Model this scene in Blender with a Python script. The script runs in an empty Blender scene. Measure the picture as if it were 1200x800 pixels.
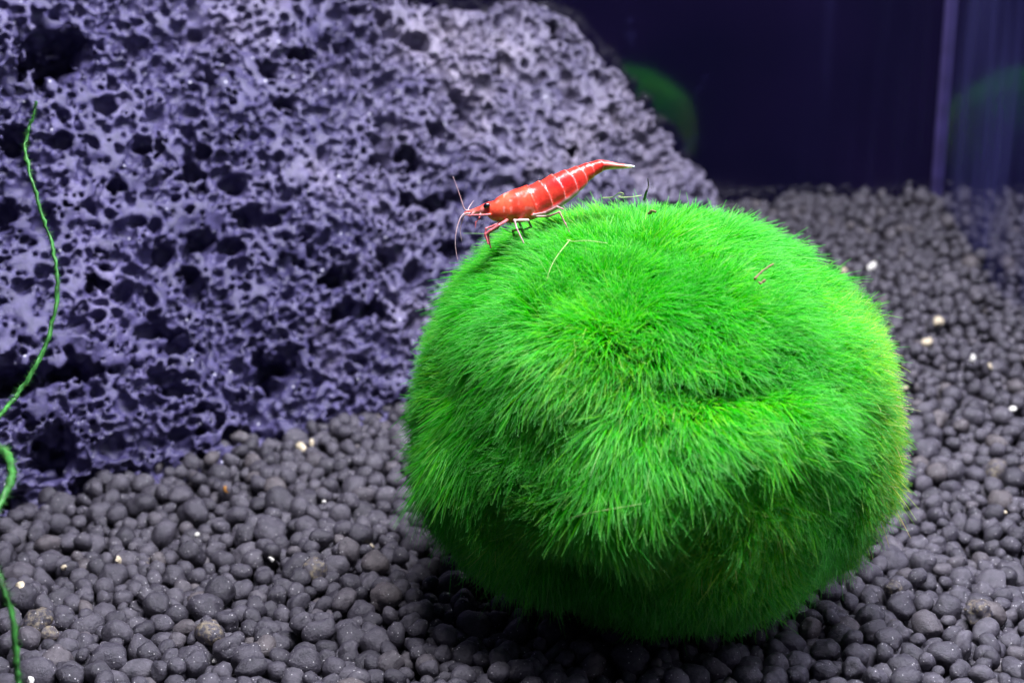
import bpy, bmesh, math, random
import numpy as np
from mathutils import Vector, Matrix, Euler

# ------------------------------------------------------------------ camera, light, exposure (1 unit = 1 cm)
scene = bpy.context.scene
scene.unit_settings.system = 'METRIC'
scene.unit_settings.scale_length = 0.01
rng = np.random.default_rng(7)
random.seed(7)
COL = scene.collection

EYE = np.array([0.0, 0.0, 8.75])
FPX = 1554.0                       # focal length in pixels of a 1200 px wide picture
PITCH = math.radians(14.16)
FWD = np.array([0, math.cos(PITCH), -math.sin(PITCH)])
UP = np.array([0, math.sin(PITCH), math.cos(PITCH)])
RIGHT = np.array([1.0, 0, 0])

cam = bpy.data.cameras.new('camera')
cam.sensor_width = 36.0
cam.lens = FPX / 1200 * 36
cam.clip_start = 0.5
cam.clip_end = 500
cam.dof.use_dof = True
cam.dof.focus_distance = 18.6
cam.dof.aperture_fstop = 0.26
camo = bpy.data.objects.new('camera', cam)
COL.objects.link(camo)
camo.location = EYE
camo.rotation_euler = (math.pi / 2 - PITCH, 0, 0)
scene.camera = camo

world = bpy.data.worlds.new('World')
scene.world = world
world.use_nodes = True
bg = world.node_tree.nodes['Background']
bg.inputs['Color'].default_value = (0.24, 0.23, 0.56, 1)
bg.inputs['Strength'].default_value = 0.068


def lamp(name, loc, target, sx, sy, energy, color):
    l = bpy.data.lights.new(name, 'AREA')
    l.shape = 'RECTANGLE'
    l.size = sx
    l.size_y = sy
    l.energy = energy
    l.color = color
    o = bpy.data.objects.new(name, l)
    COL.objects.link(o)
    o.location = loc
    o.rotation_euler = (Vector(target) - Vector(loc)).to_track_quat('-Z', 'Y').to_euler()
    return o


# the aquarium's LED bar above the water
lamp('aquarium_led_bar', (4.0, 14.8, 26.0), (2.5, 20.5, 0), 15, 3.5, 22500, (0.92, 0.92, 1.0))

scene.view_settings.view_transform = 'Standard'
scene.view_settings.look = 'None'
scene.view_settings.exposure = 0.0
scene.view_settings.gamma = 1.0
scene.view_settings.use_curve_mapping = False
scene.render.engine = 'CYCLES'
scene.cycles.max_bounces = 8
scene.cycles.diffuse_bounces = 4
scene.cycles.glossy_bounces = 4
scene.cycles.use_denoising = True
try:
    scene.cycles_curves.shape = 'RIBBONS'
except Exception:
    pass


# ------------------------------------------------------------------ helpers
def ray(px, py):
    d = RIGHT * ((px - 600) / FPX) - UP * ((py - 400) / FPX) + FWD
    return d / np.linalg.norm(d)


def at_depth(px, py, depth):
    """point seen at a pixel at a given distance along the optical axis"""
    d = RIGHT * ((px - 600) / FPX) - UP * ((py - 400) / FPX) + FWD
    return EYE + d * depth


def unit(v):
    v = np.asarray(v, float)
    return v / np.linalg.norm(v)


def hash01(ix, iy, iz, seed):
    h = (ix.astype(np.int64) * 374761393 + iy.astype(np.int64) * 668265263 + iz.astype(np.int64) * 2147483647
         + seed * 1274126177) & 0xFFFFFFFF
    h = ((h ^ (h >> 13)) * 1274126177) & 0xFFFFFFFF
    h = ((h ^ (h >> 16)) * 2246822519) & 0xFFFFFFFF
    h = h ^ (h >> 15)
    return (h & 0xFFFFFF).astype(np.float64) / 0xFFFFFF


def vnoise(p, scale, seed=0):
    """smooth value noise in -1..1 at points p (n,3)"""
    q = np.asarray(p, float) / scale
    i = np.floor(q).astype(np.int64)
    f = q - i
    f = f * f * f * (f * (f * 6 - 15) + 10)
    out = np.zeros(len(q))
    for dx in (0, 1):
        wx = f[:, 0] if dx else 1 - f[:, 0]
        for dy in (0, 1):
            wy = f[:, 1] if dy else 1 - f[:, 1]
            for dz in (0, 1):
                wz = f[:, 2] if dz else 1 - f[:, 2]
                out += wx * wy * wz * hash01(i[:, 0] + dx, i[:, 1] + dy, i[:, 2] + dz, seed)
    return out * 2 - 1


def vnoise3(p, scale, seed=0):
    return np.stack([vnoise(p, scale, seed + k * 17) for k in range(3)], 1)


def grid_noise(shape, spacing, r):
    """smooth random field on a regular grid, built by upsampling a coarse one"""
    out = None
    ms = [int(math.ceil(n / spacing)) + 3 for n in shape]
    out = r.uniform(-1, 1, ms).astype(np.float32)
    for ax, n in enumerate(shape):
        x = np.arange(n) / spacing
        i = np.floor(x).astype(int)
        f = x - i
        f = f * f * (3 - 2 * f)
        W = np.zeros((n, ms[ax]), np.float32)
        W[np.arange(n), i] = 1 - f
        W[np.arange(n), i + 1] = f
        out = np.moveaxis(np.tensordot(W, out, axes=(1, ax)), 0, ax)
    return np.ascontiguousarray(out)


def surface_nets(d):
    """quads of the zero level of a signed field (negative = inside), vertices in index coordinates"""
    nx, ny, nz = d.shape
    s = d < 0
    anyv = np.zeros((nx - 1, ny - 1, nz - 1), bool)
    allv = np.ones((nx - 1, ny - 1, nz - 1), bool)
    offs = [(i, j, k) for i in (0, 1) for j in (0, 1) for k in (0, 1)]
    for i, j, k in offs:
        c = s[i:nx - 1 + i, j:ny - 1 + j, k:nz - 1 + k]
        anyv |= c
        allv &= c
    act = anyv & ~allv
    ii, jj, kk = np.nonzero(act)
    n = len(ii)
    idm = np.full(act.shape, -1, np.int32)
    idm[ii, jj, kk] = np.arange(n, dtype=np.int32)
    val = {o: d[ii + o[0], jj + o[1], kk + o[2]].astype(np.float64) for o in offs}
    acc = np.zeros((n, 3))
    cnt = np.zeros(n)
    for o in offs:
        for ax in range(3):
            if o[ax] == 1:
                continue
            o2 = list(o)
            o2[ax] = 1
            a, b = val[o], val[tuple(o2)]
            m = (a < 0) != (b < 0)
            t = np.where(m, a / np.where(m, a - b, 1), 0)
            for c in range(3):
                acc[:, c] += np.where(m, o[c] + (t if c == ax else 0), 0)
            cnt += m
    v = acc / np.maximum(cnt, 1)[:, None] + np.stack([ii, jj, kk], 1)
    quads = []
    for ax in range(3):
        b, c = (ax + 1) % 3, (ax + 2) % 3
        sl0 = [slice(1, -1)] * 3
        sl1 = [slice(1, -1)] * 3
        sl0[ax] = slice(0, -1)
        sl1[ax] = slice(1, None)
        A = s[tuple(sl0)]
        B = s[tuple(sl1)]
        m = np.stack(np.nonzero(A != B), 1)
        flip = A[tuple(m.T)]
        m[:, b] += 1
        m[:, c] += 1

        def cell(db, dc):
            q = m.copy()
            q[:, b] += db
            q[:, c] += dc
            return idm[q[:, 0], q[:, 1], q[:, 2]]
        q = np.stack([cell(-1, -1), cell(0, -1), cell(0, 0), cell(-1, 0)], 1)
        q[~flip] = q[~flip][:, ::-1]
        quads.append(q)
    return v, np.concatenate(quads)


def drop_islands(v, f):
    """keep only the largest connected surface"""
    lab = np.arange(len(v))
    for _ in range(200):
        m = lab[f].min(1)
        new = lab.copy()
        for c in range(f.shape[1]):
            order = np.argsort(-m, kind='stable')
            new[f[order, c]] = np.minimum(new[f[order, c]], m[order])
        new = np.minimum(new, new[new])
        new = np.minimum(new, new[new])
        if (new == lab).all():
            break
        lab = new
    u, c = np.unique(lab, return_counts=True)
    keep = lab == u[c.argmax()]
    idx = np.cumsum(keep) - 1
    ff = f[keep[f].all(1)]
    return v[keep], idx[ff]


def np_mesh(name, v, f, smooth=True):
    me = bpy.data.meshes.new(name)
    v = np.ascontiguousarray(v, np.float32)
    f = np.ascontiguousarray(f, np.int32)
    k = f.shape[1]
    me.vertices.add(len(v))
    me.vertices.foreach_set('co', v.ravel())
    me.loops.add(f.size)
    me.loops.foreach_set('vertex_index', f.ravel())
    me.polygons.add(len(f))
    me.polygons.foreach_set('loop_start', np.arange(0, f.size, k, dtype=np.int32))
    me.polygons.foreach_set('use_smooth', np.full(len(f), smooth))
    me.update(calc_edges=True)
    me.validate()
    return me


def add_colors(me, rgb, name='tint'):
    a = me.color_attributes.new(name, 'FLOAT_COLOR', 'POINT')
    c = np.ones((len(rgb), 4), np.float32)
    c[:, :3] = rgb
    a.data.foreach_set('color', c.ravel())


def link(name, data, mat=None, parent=None, label=None, cat=None, group=None, kind=None):
    o = bpy.data.objects.new(name, data)
    COL.objects.link(o)
    if mat is not None:
        data.materials.append(mat)
    if parent is not None:
        o.parent = parent
    for k, val in (('label', label), ('category', cat), ('group', group), ('kind', kind)):
        if val:
            o[k] = val
    return o


def tube(points, radii, seg=8, wob=0.0, seed=1):
    """closed tapering tube along a smoothed polyline"""
    P = np.asarray(points, float)
    R = np.asarray(radii, float)
    n = len(P)
    T = np.gradient(P, axis=0)
    T /= np.linalg.norm(T, axis=1)[:, None] + 1e-9
    ref = np.array([0.31, 0.77, 0.55])
    verts = []
    for i in range(n):
        u = np.cross(T[i], ref)
        u /= np.linalg.norm(u) + 1e-9
        w = np.cross(T[i], u)
        for k in range(seg):
            a = 2 * math.pi * k / seg
            verts.append(P[i] + R[i] * (math.cos(a) * u + math.sin(a) * w))
    verts = np.array(verts)
    if wob:
        verts = verts + vnoise3(verts, R.mean() * 2.2, seed) * wob
    faces = []
    for i in range(n - 1):
        for k in range(seg):
            faces.append((i * seg + k, i * seg + (k + 1) % seg, (i + 1) * seg + (k + 1) % seg, (i + 1) * seg + k))
    nv = len(verts)
    verts = np.vstack([verts, P[0], P[-1]])
    tris = []
    for k in range(seg):
        tris.append(((k + 1) % seg, k, nv))
        b = (n - 1) * seg
        tris.append((b + k, b + (k + 1) % seg, nv + 1))
    return verts, faces + tris


def py_mesh(name, v, f, smooth=True):
    me = bpy.data.meshes.new(name)
    me.from_pydata([tuple(x) for x in v], [], [tuple(x) for x in f])
    me.polygons.foreach_set('use_smooth', [smooth] * len(me.polygons))
    me.update()
    return me


def spline(pts, n):
    """Catmull-Rom through pts"""
    P = np.asarray(pts, float)
    P = np.vstack([2 * P[0] - P[1], P, 2 * P[-1] - P[-2]])
    m = len(P) - 3
    out = []
    for t in np.linspace(0, m - 1e-6, n):
        i = int(t)
        f = t - i
        a, b, c, d = P[i:i + 4]
        out.append(0.5 * (2 * b + (c - a) * f + (2 * a - 5 * b + 4 * c - d) * f * f + (3 * b - a - 3 * c + d) * f ** 3))
    return np.array(out)


# ------------------------------------------------------------------ materials
def mat(name):
    m = bpy.data.materials.new(name)
    m.use_nodes = True
    nt = m.node_tree
    p = nt.nodes['Principled BSDF']
    return m, nt, p


def node(nt, kind, **kw):
    n = nt.nodes.new(kind)
    for k, v in kw.items():
        if k.startswith('i_'):
            n.inputs[k[2:].replace('_', ' ')].default_value = v
        else:
            setattr(n, k, v)
    return n


def ramp(nt, src, stops):
    r = nt.nodes.new('ShaderNodeValToRGB')
    while len(r.color_ramp.elements) < len(stops):
        r.color_ramp.elements.new(0.5)
    for e, (pos, c) in zip(r.color_ramp.elements, stops):
        e.position = pos
        e.color = (*c, 1) if len(c) == 3 else c
    nt.links.new(src, r.inputs['Fac'])
    return r


def mixc(nt, fac, a, b, blend='MIX'):
    m = nt.nodes.new('ShaderNodeMix')
    m.data_type = 'RGBA'
    m.blend_type = blend
    for sock, v in ((0, fac), (6, a), (7, b)):
        if isinstance(v, bpy.types.NodeSocket):
            nt.links.new(v, m.inputs[sock])
        elif isinstance(v, (int, float)):
            m.inputs[sock].default_value = v
        else:
            m.inputs[sock].default_value = (*v, 1)
    return m.outputs[2]


def noise(nt, scale, detail=4, rough=0.55, vec=None):
    n = nt.nodes.new('ShaderNodeTexNoise')
    n.inputs['Scale'].default_value = scale
    n.inputs['Detail'].default_value = detail
    n.inputs['Roughness'].default_value = rough
    if vec is not None:
        nt.links.new(vec, n.inputs['Vector'])
    return n


def bump(nt, height, strength, dist):
    b = nt.nodes.new('ShaderNodeBump')
    b.inputs['Strength'].default_value = strength
    b.inputs['Distance'].default_value = dist
    nt.links.new(height, b.inputs['Height'])
    return b


def coords(nt, kind='Object'):
    return nt.nodes.new('ShaderNodeTexCoord').outputs[kind]


def rock_material():
    m, nt, p = mat('lava_rock')
    L = nt.links
    co = coords(nt)
    n1 = noise(nt, 0.45, 5, 0.6, co)
    n2 = noise(nt, 6.0, 5, 0.65, co)
    # painted light falloff: dimmer violet at the foot, brighter grey at the far shoulder
    dt = nt.nodes.new('ShaderNodeVectorMath')
    dt.operation = 'DOT_PRODUCT'
    L.new(co, dt.inputs[0])
    dt.inputs[1].default_value = (0.052, 0.0, 0.030)
    ad = nt.nodes.new('ShaderNodeMath')
    ad.operation = 'ADD'
    L.new(dt.outputs['Value'], ad.inputs[0])
    L.new(n1.outputs['Fac'], ad.inputs[1])
    grey = ramp(nt, ad.outputs[0], [(0.35, (0, 0, 0)), (0.85, (1, 1, 1))])
    base = ramp(nt, n1.outputs['Fac'], [(0.30, (0.044, 0.040, 0.074)), (0.55, (0.084, 0.076, 0.124)), (0.75, (0.150, 0.134, 0.185))])
    fine = ramp(nt, n2.outputs['Fac'], [(0.30, (0.45, 0.45, 0.5)), (0.72, (1.45, 1.42, 1.38))])
    tone = mixc(nt, grey.outputs['Color'], (0.84, 0.81, 1.30), (1.75, 1.75, 1.60))
    c = mixc(nt, 1.0, base.outputs['Color'], tone, 'MULTIPLY')
    c = mixc(nt, 1.0, c, fine.outputs['Color'], 'MULTIPLY')
    # sparkling white points painted into the colour
    sp = nt.nodes.new('ShaderNodeTexVoronoi')
    sp.inputs['Scale'].default_value = 3.2
    L.new(co, sp.inputs['Vector'])
    spr = ramp(nt, sp.outputs['Distance'], [(0.05, (1, 1, 1)), (0.085, (0, 0, 0))])
    c = mixc(nt, spr.outputs['Color'], c, (0.75, 0.75, 0.85))
    L.new(c, p.inputs['Base Color'])
    p.inputs['Roughness'].default_value = 0.38
    p.inputs['Specular IOR Level'].default_value = 0.6
    nb = noise(nt, 22, 4, 0.7, co)
    b1 = bump(nt, nb.outputs['Fac'], 0.75, 0.03)
    L.new(b1.outputs['Normal'], p.inputs['Normal'])
    return m


def granule_material(name, crust=False):
    m, nt, p = mat(name)
    L = nt.links
    co = coords(nt)
    info = nt.nodes.new('ShaderNodeObjectInfo')
    geo = nt.nodes.new('ShaderNodeNewGeometry')
    add = nt.nodes.new('ShaderNodeMath')
    add.operation = 'ADD'
    L.new(info.outputs['Random'], add.inputs[0])
    L.new(geo.outputs['Random Per Island'], add.inputs[1])
    fr = nt.nodes.new('ShaderNodeMath')
    fr.operation = 'FRACT'
    L.new(add.outputs[0], fr.inputs[0])
    pos = geo.outputs['Position']
    base = ramp(nt, fr.outputs[0], [(0.0, (0.038, 0.035, 0.048)), (0.5, (0.060, 0.055, 0.074)), (0.9, (0.080, 0.074, 0.094)), (1.0, (0.092, 0.080, 0.086))])
    n1 = noise(nt, 9, 4, 0.6, pos)
    vr = ramp(nt, n1.outputs['Fac'], [(0.3, (0.6, 0.6, 0.62)), (0.7, (1.4, 1.37, 1.33))])
    c = mixc(nt, 1.0, base.outputs['Color'], vr.outputs['Color'], 'MULTIPLY')
    if crust:
        n3 = noise(nt, 13, 5, 0.7, pos)
        cr = ramp(nt, n3.outputs['Fac'], [(0.47, (0, 0, 0)), (0.62, (1, 1, 1))])
        c = mixc(nt, cr.outputs['Color'], c, (0.23, 0.19, 0.13))
    sp = nt.nodes.new('ShaderNodeTexVoronoi')  # glints of small particles painted as pale dots
    sp.inputs['Scale'].default_value = 15.0
    L.new(pos, sp.inputs['Vector'])
    spr = ramp(nt, sp.outputs['Distance'], [(0.10, (1, 1, 1)), (0.15, (0, 0, 0))])
    pick = ramp(nt, sp.outputs['Color'], [(0.48, (0, 0, 0)), (0.52, (1, 1, 1))])
    f = mixc(nt, 1.0, spr.outputs['Color'], pick.outputs['Color'], 'MULTIPLY')
    c = mixc(nt, f, c, (0.62, 0.60, 0.62))
    L.new(c, p.inputs['Base Color'])
    p.inputs['Roughness'].default_value = 0.39
    p.inputs['Specular IOR Level'].default_value = 0.55
    nb = noise(nt, 26, 5, 0.7, pos)
    b = bump(nt, nb.outputs['Fac'], 0.8, 0.035)
    L.new(b.outputs['Normal'], p.inputs['Normal'])
    return m


def plain(name, color, rough=0.5, spec=0.5, nscale=8.0, namp=0.25, bumpd=0.0, sss=0.0):
    m, nt, p = mat(name)
    n1 = noise(nt, nscale, 4, 0.6, coords(nt))
    lo = tuple(c * (1 - namp) for c in color)
    hi = tuple(min(1, c * (1 + namp)) for c in color)
    r = ramp(nt, n1.outputs['Fac'], [(0.3, lo), (0.7, hi)])
    nt.links.new(r.outputs['Color'], p.inputs['Base Color'])
    p.inputs['Roughness'].default_value = rough
    p.inputs['Specular IOR Level'].default_value = spec
    if sss:
        p.inputs['Subsurface Weight'].default_value = sss
        p.inputs['Subsurface Scale'].default_value = 0.05
    if bumpd:
        b = bump(nt, n1.outputs['Fac'], 0.6, bumpd)
        nt.links.new(b.outputs['Normal'], p.inputs['Normal'])
    return m


def fibre_material():
    m, nt, p = mat('moss_fibre')
    L = nt.links
    nt.nodes.remove(p)
    out = nt.nodes['Material Output']
    hi = nt.nodes.new('ShaderNodeHairInfo')
    at = nt.nodes.new('ShaderNodeAttribute')
    at.attribute_name = 'tint'
    c0 = ramp(nt, hi.outputs['Random'], [(0.0, (0.010, 0.40, 0.003)), (0.45, (0.034, 0.58, 0.003)), (0.85, (0.15, 0.72, 0.004)), (0.97, (0.25, 0.76, 0.03)), (1.0, (0.45, 0.72, 0.20))])
    c1 = mixc(nt, 1.0, c0.outputs['Color'], at.outputs['Color'], 'MULTIPLY')
    tip = ramp(nt, hi.outputs['Intercept'], [(0.74, (0, 0, 0)), (1.0, (0.36, 0.36, 0.36))])
    c2 = mixc(nt, tip.outputs['Color'], c1, (0.33, 0.72, 0.30))
    d = nt.nodes.new('ShaderNodeBsdfDiffuse')
    t = nt.nodes.new('ShaderNodeBsdfTranslucent')
    g = nt.nodes.new('ShaderNodeBsdfAnisotropic')
    g.inputs['Roughness'].default_value = 0.32
    g.inputs['Color'].default_value = (0.75, 0.95, 0.8, 1)
    L.new(c2, d.inputs['Color'])
    L.new(c2, t.inputs['Color'])
    m1 = nt.nodes.new('ShaderNodeMixShader')
    m1.inputs[0].default_value = 0.42
    L.new(d.outputs[0], m1.inputs[1])
    L.new(t.outputs[0], m1.inputs[2])
    m2 = nt.nodes.new('ShaderNodeMixShader')
    m2.inputs[0].default_value = 0.022
    L.new(m1.outputs[0], m2.inputs[1])
    L.new(g.outputs[0], m2.inputs[2])
    L.new(m2.outputs[0], out.inputs['Surface'])
    return m


def shrimp_material():
    m, nt, p = mat('shrimp_shell')
    L = nt.links
    at = nt.nodes.new('ShaderNodeAttribute')
    at.attribute_name = 'tint'
    n1 = noise(nt, 14, 5, 0.65, coords(nt))
    v = ramp(nt, n1.outputs['Fac'], [(0.3, (0.82, 0.8, 0.8)), (0.7, (1.12, 1.25, 1.25))])
    c = mixc(nt, 1.0, at.outputs['Color'], v.outputs['Color'], 'MULTIPLY')
    L.new(c, p.inputs['Base Color'])
    p.inputs['Roughness'].default_value = 0.27
    p.inputs['Specular IOR Level'].default_value = 0.5
    p.inputs['Subsurface Weight'].default_value = 0.25
    p.inputs['Subsurface Scale'].default_value = 0.06
    p.inputs['Subsurface Radius'].default_value = (1, 0.35, 0.25)
    b = bump(nt, n1.outputs['Fac'], 0.25, 0.02)
    L.new(b.outputs['Normal'], p.inputs['Normal'])
    return m


def back_pane_material():
    m, nt, p = mat('dark_glass')
    n1 = noise(nt, 0.16, 3, 0.5, coords(nt))
    r = ramp(nt, n1.outputs['Fac'], [(0.35, (0.0022, 0.0018, 0.011)), (0.65, (0.0048, 0.0028, 0.017))])
    # faint spots of film on the glass
    sp = noise(nt, 0.9, 3, 0.6, coords(nt))
    s2 = ramp(nt, sp.outputs['Fac'], [(0.66, (0, 0, 0)), (0.80, (0.25, 0.25, 0.25))])
    c = mixc(nt, s2.outputs['Color'], r.outputs['Color'], (0.03, 0.03, 0.12))
    nt.links.new(c, p.inputs['Base Color'])
    p.inputs['Roughness'].default_value = 0.06
    p.inputs['IOR'].default_value = 1.8
    return m


def side_pane_material():
    m, nt, p = mat('mirroring_glass')
    L = nt.links
    out = nt.nodes['Material Output']
    g = nt.nodes.new('ShaderNodeBsdfGlossy')
    g.inputs['Roughness'].default_value = 0.04
    g.inputs['Color'].default_value = (0.80, 0.80, 0.92, 1)
    # blue haze and vertical streaks painted in place of light reflected in the glass
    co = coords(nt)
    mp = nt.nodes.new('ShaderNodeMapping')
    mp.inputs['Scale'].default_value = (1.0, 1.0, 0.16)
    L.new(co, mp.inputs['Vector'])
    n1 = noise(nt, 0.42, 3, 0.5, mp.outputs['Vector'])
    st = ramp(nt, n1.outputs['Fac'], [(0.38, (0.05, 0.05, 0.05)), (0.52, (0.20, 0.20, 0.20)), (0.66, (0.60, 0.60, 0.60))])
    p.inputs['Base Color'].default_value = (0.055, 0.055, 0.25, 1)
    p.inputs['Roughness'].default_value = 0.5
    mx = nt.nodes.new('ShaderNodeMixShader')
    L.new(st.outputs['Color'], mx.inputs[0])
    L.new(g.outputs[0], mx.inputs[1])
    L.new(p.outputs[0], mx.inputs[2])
    L.new(mx.outputs[0], out.inputs['Surface'])
    return m


M_ROCK = rock_material()
M_GRAN = granule_material('soil_granule')
M_CRUST = granule_material('crusted_granule', True)
M_BED = plain('soil_bed', (0.018, 0.016, 0.018), 0.9, 0.2, 3.0, 0.3)
M_SAND = plain('pale_grain', (0.55, 0.47, 0.33), 0.4, 0.5, 6.0, 0.3, 0.01)
M_WHITE = plain('white_grain', (0.78, 0.76, 0.70), 0.35, 0.5, 6.0, 0.15, 0.01)
M_ORANGE = plain('orange_grain', (0.50, 0.22, 0.04), 0.4, 0.5, 6.0, 0.3, 0.01)
M_CORE = plain('moss_core', (0.012, 0.07, 0.008), 0.9, 0.1, 2.0, 0.35)
M_FIBRE = fibre_material()
M_SHRIMP = shrimp_material()
M_EYE = plain('shrimp_eye', (0.006, 0.005, 0.010), 0.12, 0.6, 20, 0.2)
M_ANT = plain('shrimp_antenna', (0.42, 0.28, 0.29), 0.35, 0.5, 20, 0.25, 0, 0.2)
M_ALGA = plain('alga_strand', (0.035, 0.17, 0.03), 0.5, 0.35, 5.0, 0.65, 0.02, 0.1)
M_DRY = plain('dry_filament', (0.34, 0.44, 0.17), 0.6, 0.3, 5.0, 0.35)
M_TWIG = plain('brown_twig', (0.17, 0.13, 0.06), 0.7, 0.3, 9.0, 0.4, 0.01)
M_DARK = plain('dark_stem', (0.012, 0.014, 0.010), 0.6, 0.3, 9.0, 0.4)
M_BACK = back_pane_material()
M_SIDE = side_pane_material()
M_SEAM = plain('silicone', (0.030, 0.022, 0.090), 0.35, 0.5, 1.4, 0.35)

# ------------------------------------------------------------------ the tank
YAW = math.radians(3.8)
DEP = np.array([math.sin(YAW), math.cos(YAW), 0])     # towards the back of the tank
SID = np.array([math.cos(YAW), -math.sin(YAW), 0])    # towards its right side
CORNER = np.array([12.81, 40.0, 0])                   # inner corner of back and right panes


def slab(name, origin, u, v, w, material, parent, bevel=0.0):
    """box from a corner and three edge vectors"""
    o = np.asarray(origin, float)
    u, v, w = (np.asarray(q, float) for q in (u, v, w))
    bm = bmesh.new()
    vs = [bm.verts.new(o + a * u + b * v + c * w) for a in (0, 1) for b in (0, 1) for c in (0, 1)]
    for q in ((0, 1, 3, 2), (4, 6, 7, 5), (0, 4, 5, 1), (2, 3, 7, 6), (0, 2, 6, 4), (1, 5, 7, 3)):
        bm.faces.new([vs[i] for i in q])
    bmesh.ops.recalc_face_normals(bm, faces=bm.faces[:])
    if bevel:
        bmesh.ops.bevel(bm, geom=bm.edges[:], offset=bevel, segments=2, affect='EDGES')
    me = bpy.data.meshes.new(name)
    bm.to_mesh(me)
    bm.free()
    return link(name, me, material, parent)


tank = bpy.data.objects.new('aquarium_tank', None)
COL.objects.link(tank)
tank['label'] = 'dark glass aquarium whose corner seam rises behind the soil'
tank['category'] = 'aquarium'
Z = np.array([0, 0, 1.0])
slab('back_pane', CORNER - SID * 46 + Z * -3, SID * 46, DEP * 0.5, Z * 26, M_BACK, tank)
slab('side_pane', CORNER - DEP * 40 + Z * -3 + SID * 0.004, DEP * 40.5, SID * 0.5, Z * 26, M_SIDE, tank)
slab('silicone_seam', CORNER + SID * -0.17 - DEP * 0.17 + Z * -2.9, SID * 0.172, DEP * 0.172, Z * 25.8, M_SEAM, tank, 0.06)
slab('bottom_pane', CORNER - DEP * 40 - SID * 46 + Z * -3.6, SID * 46.5, DEP * 40.5, Z * 0.55, M_BACK, tank)

# ------------------------------------------------------------------ the moss ball's outline (needed by its neighbours)
BALL_C = np.array([2.02, 18.45, 3.02])
BALL_R = np.array([3.13, 3.05, 2.72])          # core without fibres


def ball_hit(px, py, grow=0.35):
    d = ray(px, py)
    R = BALL_R + grow
    o = (EYE - BALL_C) / R
    q = d / R
    a, b, c = q @ q, 2 * o @ q, o @ o - 1
    disc = b * b - 4 * a * c
    t = (-b - math.sqrt(disc)) / (2 * a) if disc > 0 else -b / (2 * a)
    return EYE + d * t


# ------------------------------------------------------------------ the lava rock's frame (needed by the soil)
R_O = np.array([-7.69, 22.43, 0.0])
R_A = np.array([0.828, 0.5607, 0.0])
LEAN = math.radians(24)
R_N = np.array([0.5607 * math.cos(LEAN), -0.828 * math.cos(LEAN), math.sin(LEAN)])
R_B = np.cross(R_N, R_A)
R_M = np.stack([R_A, R_B, R_N])                 # world -> local rows


def face_hit(px, py, off=0.0):
    d = ray(px, py)
    t = (off + (R_O - EYE) @ R_N) / (d @ R_N)
    return EYE + d * t


# ------------------------------------------------------------------ soil
def soil_z(x, y):
    t = (x * DEP[0] + y * DEP[1])
    s = np.clip((t - 20.5) / 19.5, 0, 1.05)
    side = 0.84 + 0.16 * np.clip((x - 5.5) / 3.0, 0, 1)
    und = 0.10 * np.sin(x * 0.9 + 1.0) * np.sin(y * 0.55) + 0.05 * np.sin(x * 2.1 + y * 1.3)
    return 3.25 * s ** 1.12 * side + und * np.clip((t - 12) / 6, 0.3, 1)


HS = 0.045
HX0, HY0 = -14.0, 13.2
HNX, HNY = int((14.5 + 14.0) / HS), int((41.5 - 13.2) / HS)
gx = HX0 + (np.arange(HNX) + 0.5) * HS
gy = HY0 + (np.arange(HNY) + 0.5) * HS
SINK = 0.50
hm = (soil_z(gx[:, None], gy[None, :]) - SINK).astype(np.float32)


def soil_allowed(x, y):
    if abs(x) > 0.405 * y + 1.6:
        return False
    p = np.array([x, y, 0]) - CORNER
    if p @ SID > -0.12 or p @ DEP > -0.12:
        return False
    l = R_M @ (np.array([x, y, soil_z(x, y)]) - R_O)
    if l[2] < -0.9 and l[0] < 14.5:
        return False
    if l[2] < -7 and l[0] < 17:
        return False
    return True


prof_cache = {}


def profile(r):
    k = round(r / 0.01)
    if k not in prof_cache:
        rr = k * 0.01
        h = int(rr / HS)
        g = np.arange(-h, h + 1) * HS
        d2 = g[:, None] ** 2 + g[None, :] ** 2
        ins = d2 < rr * rr
        z = np.where(ins, np.sqrt(np.maximum(rr * rr - d2, 0)), 0).astype(np.float32)
        prof_cache[k] = (h, np.where(ins, -z, 1e6).astype(np.float32), np.where(ins, z, -1e6).astype(np.float32))
    return prof_cache[k]


area = 0.0
cand = []
for _ in range(60000):
    x, y = random.uniform(HX0 + 0.4, 14.0), random.uniform(HY0 + 0.4, 41.0)
    if soil_allowed(x, y):
        cand.append((x, y))
area = len(cand) / 60000 * (13.6 - HX0) * (40.6 - HY0)
N_GR = int(area * 26.0)
grs = []
ci = 0
for n in range(N_GR):
    r = min(max(random.lognormvariate(math.log(0.155), 0.22), 0.085), 0.25)
    if random.random() < 0.10:
        r *= 0.62
    rp = r * 0.86
    h, lo, hi = profile(rp)
    best = None
    x0, y0 = cand[(ci * 7919) % len(cand)]
    ci += 1
    for q in range(9):
        x = x0 + random.uniform(-0.35, 0.35)
        y = y0 + random.uniform(-0.35, 0.35)
        i = int((x - HX0) / HS)
        j = int((y - HY0) / HS)
        if i - h < 0 or j - h < 0 or i + h + 1 > HNX or j + h + 1 > HNY:
            continue
        zc = float((hm[i - h:i + h + 1, j - h:j + h + 1] - lo).max(where=lo < 1e5, initial=-1e6))
        e = zc - float(soil_z(x, y)) + random.uniform(0, 0.04)
        if best is None or e < best[0]:
            best = (e, x, y, zc, i, j)
    if best is None or best[0] > 0.10:
        continue
    e, x, y, zc, i, j = best
    zc -= 0.02
    sl = hm[i - h:i + h + 1, j - h:j + h + 1]
    np.maximum(sl, zc + hi, out=sl)
    grs.append((x, y, zc, r))
G = np.array(grs)
print('granules', len(G), 'area', area)

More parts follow.
